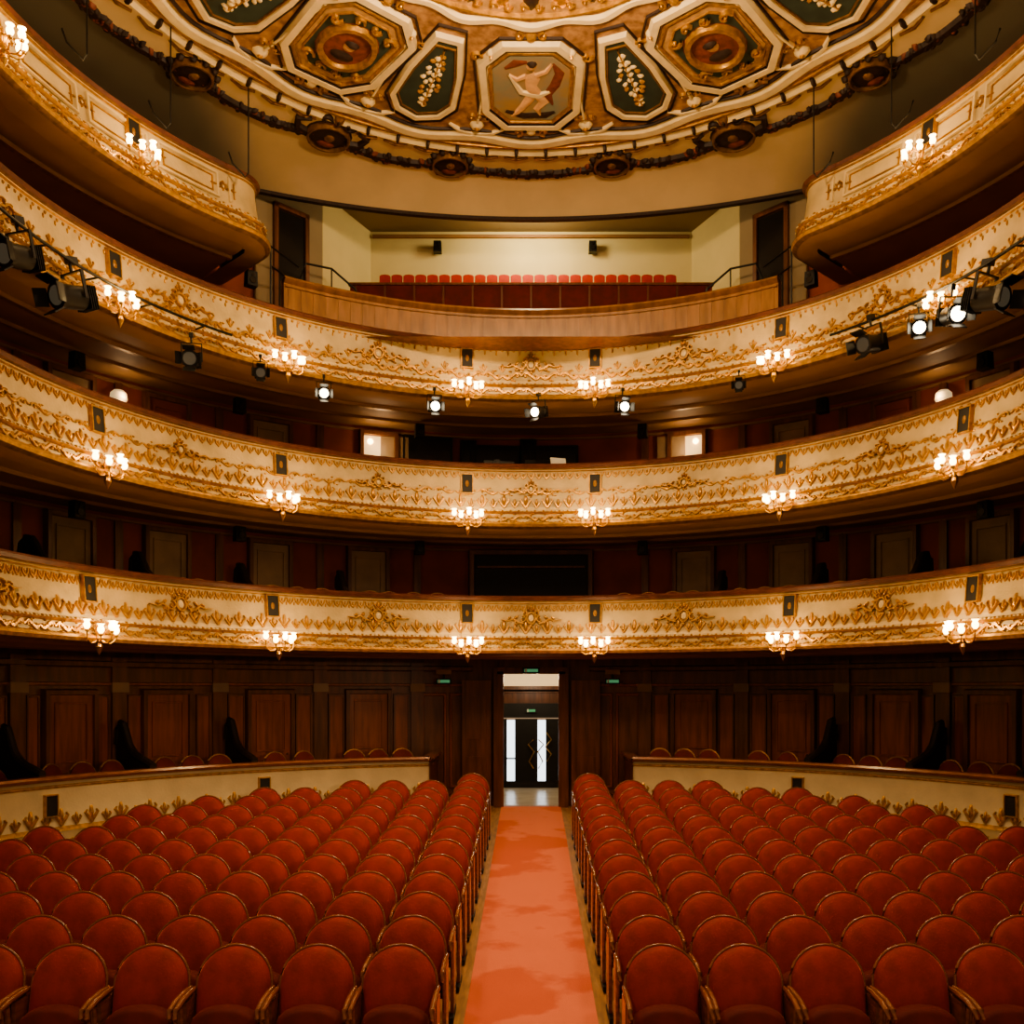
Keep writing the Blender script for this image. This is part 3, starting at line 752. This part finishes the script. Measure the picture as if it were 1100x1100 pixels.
bc=MB()
Pc=archpts(.19,.50,.72,.92,10)
padded(bc,Pc,[(.0,1),(-.03,.97),(-.04,.8)],'velvetd',.7,lambda z:.1*(z-.5)); padded(bc,Pc,[(0,1),(.02,.95)],'wood',.7,lambda z:.1*(z-.5))
bc.tube([(x*1.03,.1*(z-.5),z) for x,z in Pc],.014,6,'goldd')
bc.box((0,-.2,.46),(.4,.4,.07),'velvetd'); bc.box((0,-.2,.415),(.42,.42,.03),'wood')
for x in(-.18,.18):
    bc.tube([(x,.02,0),(x,0,.45),(x,.01,.55)],.017,6,'wood'); bc.tube([(x,-.38,0),(x,-.38,.42)],.017,6,'wood')
b0=bc.obj('box_chair'); first=True
for sg in(-1,1):
    for a in(19,22.5,26,33,37,44.5,48,51.5,58,61.5,65,71.5,75,79):
        x,y,nx,ny=ringpt(sg*a,RW-1.2)
        l=math.hypot(x,y-CB)
        if l<RB+.58: x*= (RB+.58)/l; y=CB+(y-CB)*(RB+.58)/l
        ob=b0 if first else inst(b0,'box_chair',(0,0,0)); first=False
        ob.location=(x,y,.70); ob.rotation_euler=(0,0,math.atan2(nx,-ny)+random.uniform(-.2,.2)); ob.scale=(1,1,1.06)
    for a in(14,17.5,21,24,31,34.5,38,45,48.5,58,61.5,65):
        x,y,nx,ny=ringpt(sg*a,R0+.75)
        ob=inst(b0,'box_chair',(x,y,ZB[0]+.12),(0,0,math.atan2(nx,-ny)+random.uniform(-.3,.3)))

# ---------------------------------------------------------------- central doorway + lobby
WY=16.35; fzD=fz(WY)
mb=MB()
for sg in(-1,1):
    mb.box((sg*.545,WY-.06,1.75),(.13,.16,2.4),'wood'); mb.box((sg*.62,WY-.10,1.75),(.06,.10,2.5),'wood')
    mb.box((sg*.95,WY-.14,1.7),(.5,.05,2.2),'wood')
    for z0 in(1.1,2.15): mb.box((sg*.95,WY-.17,z0),(.34,.02,.75),'wood')
mb.box((0,WY-.06,2.97),(1.3,.16,.12),'wood'); mb.box((0,WY,2.62),(1.0,.06,.035),'black')
mb.obj('door_frame_main')
mb=MB(); mb.box((0,WY+.02,3.11),(1.1,.2,.16),'wood'); mb.obj('trim_lintel')
lb=MB(); lb.box((0,17.9,fzD-.03),(3,3.1,.06),'marble'); lb.obj('floor_lobby')
lb=MB(); lb.box((0,17.9,3.22),(3,3.1,.05),'gwall'); lb.obj('ceiling_lobby')
for sg,nm in((-1,'wall_lobby_left'),(1,'wall_lobby_right')):
    lb=MB(); lb.box((sg*1.45,17.9,1.9),(.06,3.1,2.6),'gwall2'); lb.obj(nm)
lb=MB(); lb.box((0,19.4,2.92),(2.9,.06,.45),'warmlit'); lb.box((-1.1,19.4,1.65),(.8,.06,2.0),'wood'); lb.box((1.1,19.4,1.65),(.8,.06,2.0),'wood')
lb.box((0,19.38,2.2),(1.5,.08,.3),'plaque');lb.box((0,19.38,2.64),(1.5,.08,.14),'wood');lb.box((0,19.4,2.45),(1.3,.03,.25),'wood'); lb.obj('wall_lobby_back')
lb=MB()
for x,w in((-.42,.17),(.22,.17)): lb.box((x,19.45,1.25),(w,.02,1.5),'day')
for x,w in((-.58,.15),(-.1,.47),(.45,.29)): lb.box((x,19.4,1.3),(w,.06,1.45),'plaque')
lb.box((0,19.4,.66),(1.2,.07,.14),'blackg'); lb.box((-.42,19.38,1.2),(.2,.04,.03),'blackg')
for sg in(-1,1): lb.tube([(.1+sg*.05,19.3,1.6),(.1+sg*.16,19.28,1.5),(.1+sg*.04,19.27,1.35),(.1+sg*.14,19.28,1.15),(.1+sg*.05,19.3,1.0)],.014,8,'brass')
lb.tube([(.32,19.3,1.75),(.42,19.28,1.6),(.30,19.28,1.45),(.42,19.28,1.3),(.33,19.3,1.15)],.014,8,'brass')
lb.obj('door_lobby_glazed')
for x,y,z,w in((-1.5,16.0,2.78,.26),(1.4,16.0,2.78,.26),(0,WY-.16,2.97,.3),(-.0,19.32,2.2,.22)):
    m=MB(); m.box((x,y,z),(w,.04,.10),'black'); m.box((x,y-.025,z),(w*.8,.01,.05),'green'); 
    m.box((x-w*.3,y-.03,z),(.03,.008,.06),'white')
    if abs(x)>1: m.box((x,y,z+.16),(w,.04,.08),'doorg'); m.box((x,y+.02,z+.08),(.04,.02,.2),'black')
    m.obj('exit_sign')

# ---------------------------------------------------------------- chandelier (above the frame)
mb=MB()
mb.lathe((0,C,ZCL-.9),[(0,-.1),(.2,0),(.5,.1),(.55,.2),(.2,.3),(.05,.5),(.05,.89)],20,'brass')
for i in range(12):
    q=i*math.pi/6; mb.lathe((.5*math.cos(q),C+.5*math.sin(q),ZCL-.68),[(0,-.05),(.05,0),(.06,.06),(.0,.1)],10,'glow')
mb.obj('chandelier')
def light(kind,name,loc,e,col,size,aim=None,**kw):
    L=bpy.data.lights.new(name,kind); L.energy=e; L.color=col
    L.shadow_soft_size=size
    for k,v in kw.items(): setattr(L,k,v)
    o=bpy.data.objects.new(name,L); sc.collection.objects.link(o); o.location=loc
    if aim: o.rotation_euler=(Vector(aim)-Vector(loc)).to_track_quat('-Z','Y').to_euler()
    return o
light('POINT','chandelier_lamp',(0,C,ZCL-1.15),950,(1,.70,.40),.35)
light('POINT','gallery_lamp',(0,15.9,ZG-.25),130,(1,.80,.45),.25)
light('POINT','lobby_lamp',(0,17.8,2.9),40,(1,.82,.58),.15)
for x in(-3.5,3.5):
    light('SPOT','added_fill_spot',(x,2.0,9.8),800,(1,.66,.38),.4,(x*.1,10.0,0),spot_size=rad(70),spot_blend=.9)  # unseen fill spots, added to brighten the seats and stalls
light('SPOT','added_fill_spot',(3,1,3.6),1100,(1,.64,.36),.25,(-4.6,14.0,1.9),spot_size=rad(30),spot_blend=1.0)  # unseen fill spot, added to brighten the left back wall
light('SPOT','aisle_fill_spot',(0,C,ZCL-1.0),600,(1,.72,.45),.2,(0,9.6,0),spot_size=rad(60),spot_blend=1.0)  # extra spot added to brighten the aisle carpet, no fixture of its own
w=bpy.data.worlds.new('World'); sc.world=w; w.use_nodes=True
w.node_tree.nodes['Background'].inputs[0].default_value=(1,.65,.38,1); w.node_tree.nodes['Background'].inputs[1].default_value=.34

cam=bpy.data.cameras.new('Camera'); co=bpy.data.objects.new('Camera',cam); sc.collection.objects.link(co); sc.camera=co
co.location=(0,0,CZ); co.rotation_euler=(math.pi/2,0,0)
cam.sensor_width=36; cam.lens=36*1000/1100; cam.shift_x=-20.5/1100; cam.shift_y=190/1100; cam.clip_start=.1
sc.view_settings.view_transform='AgX'; sc.view_settings.look='AgX - Medium High Contrast'
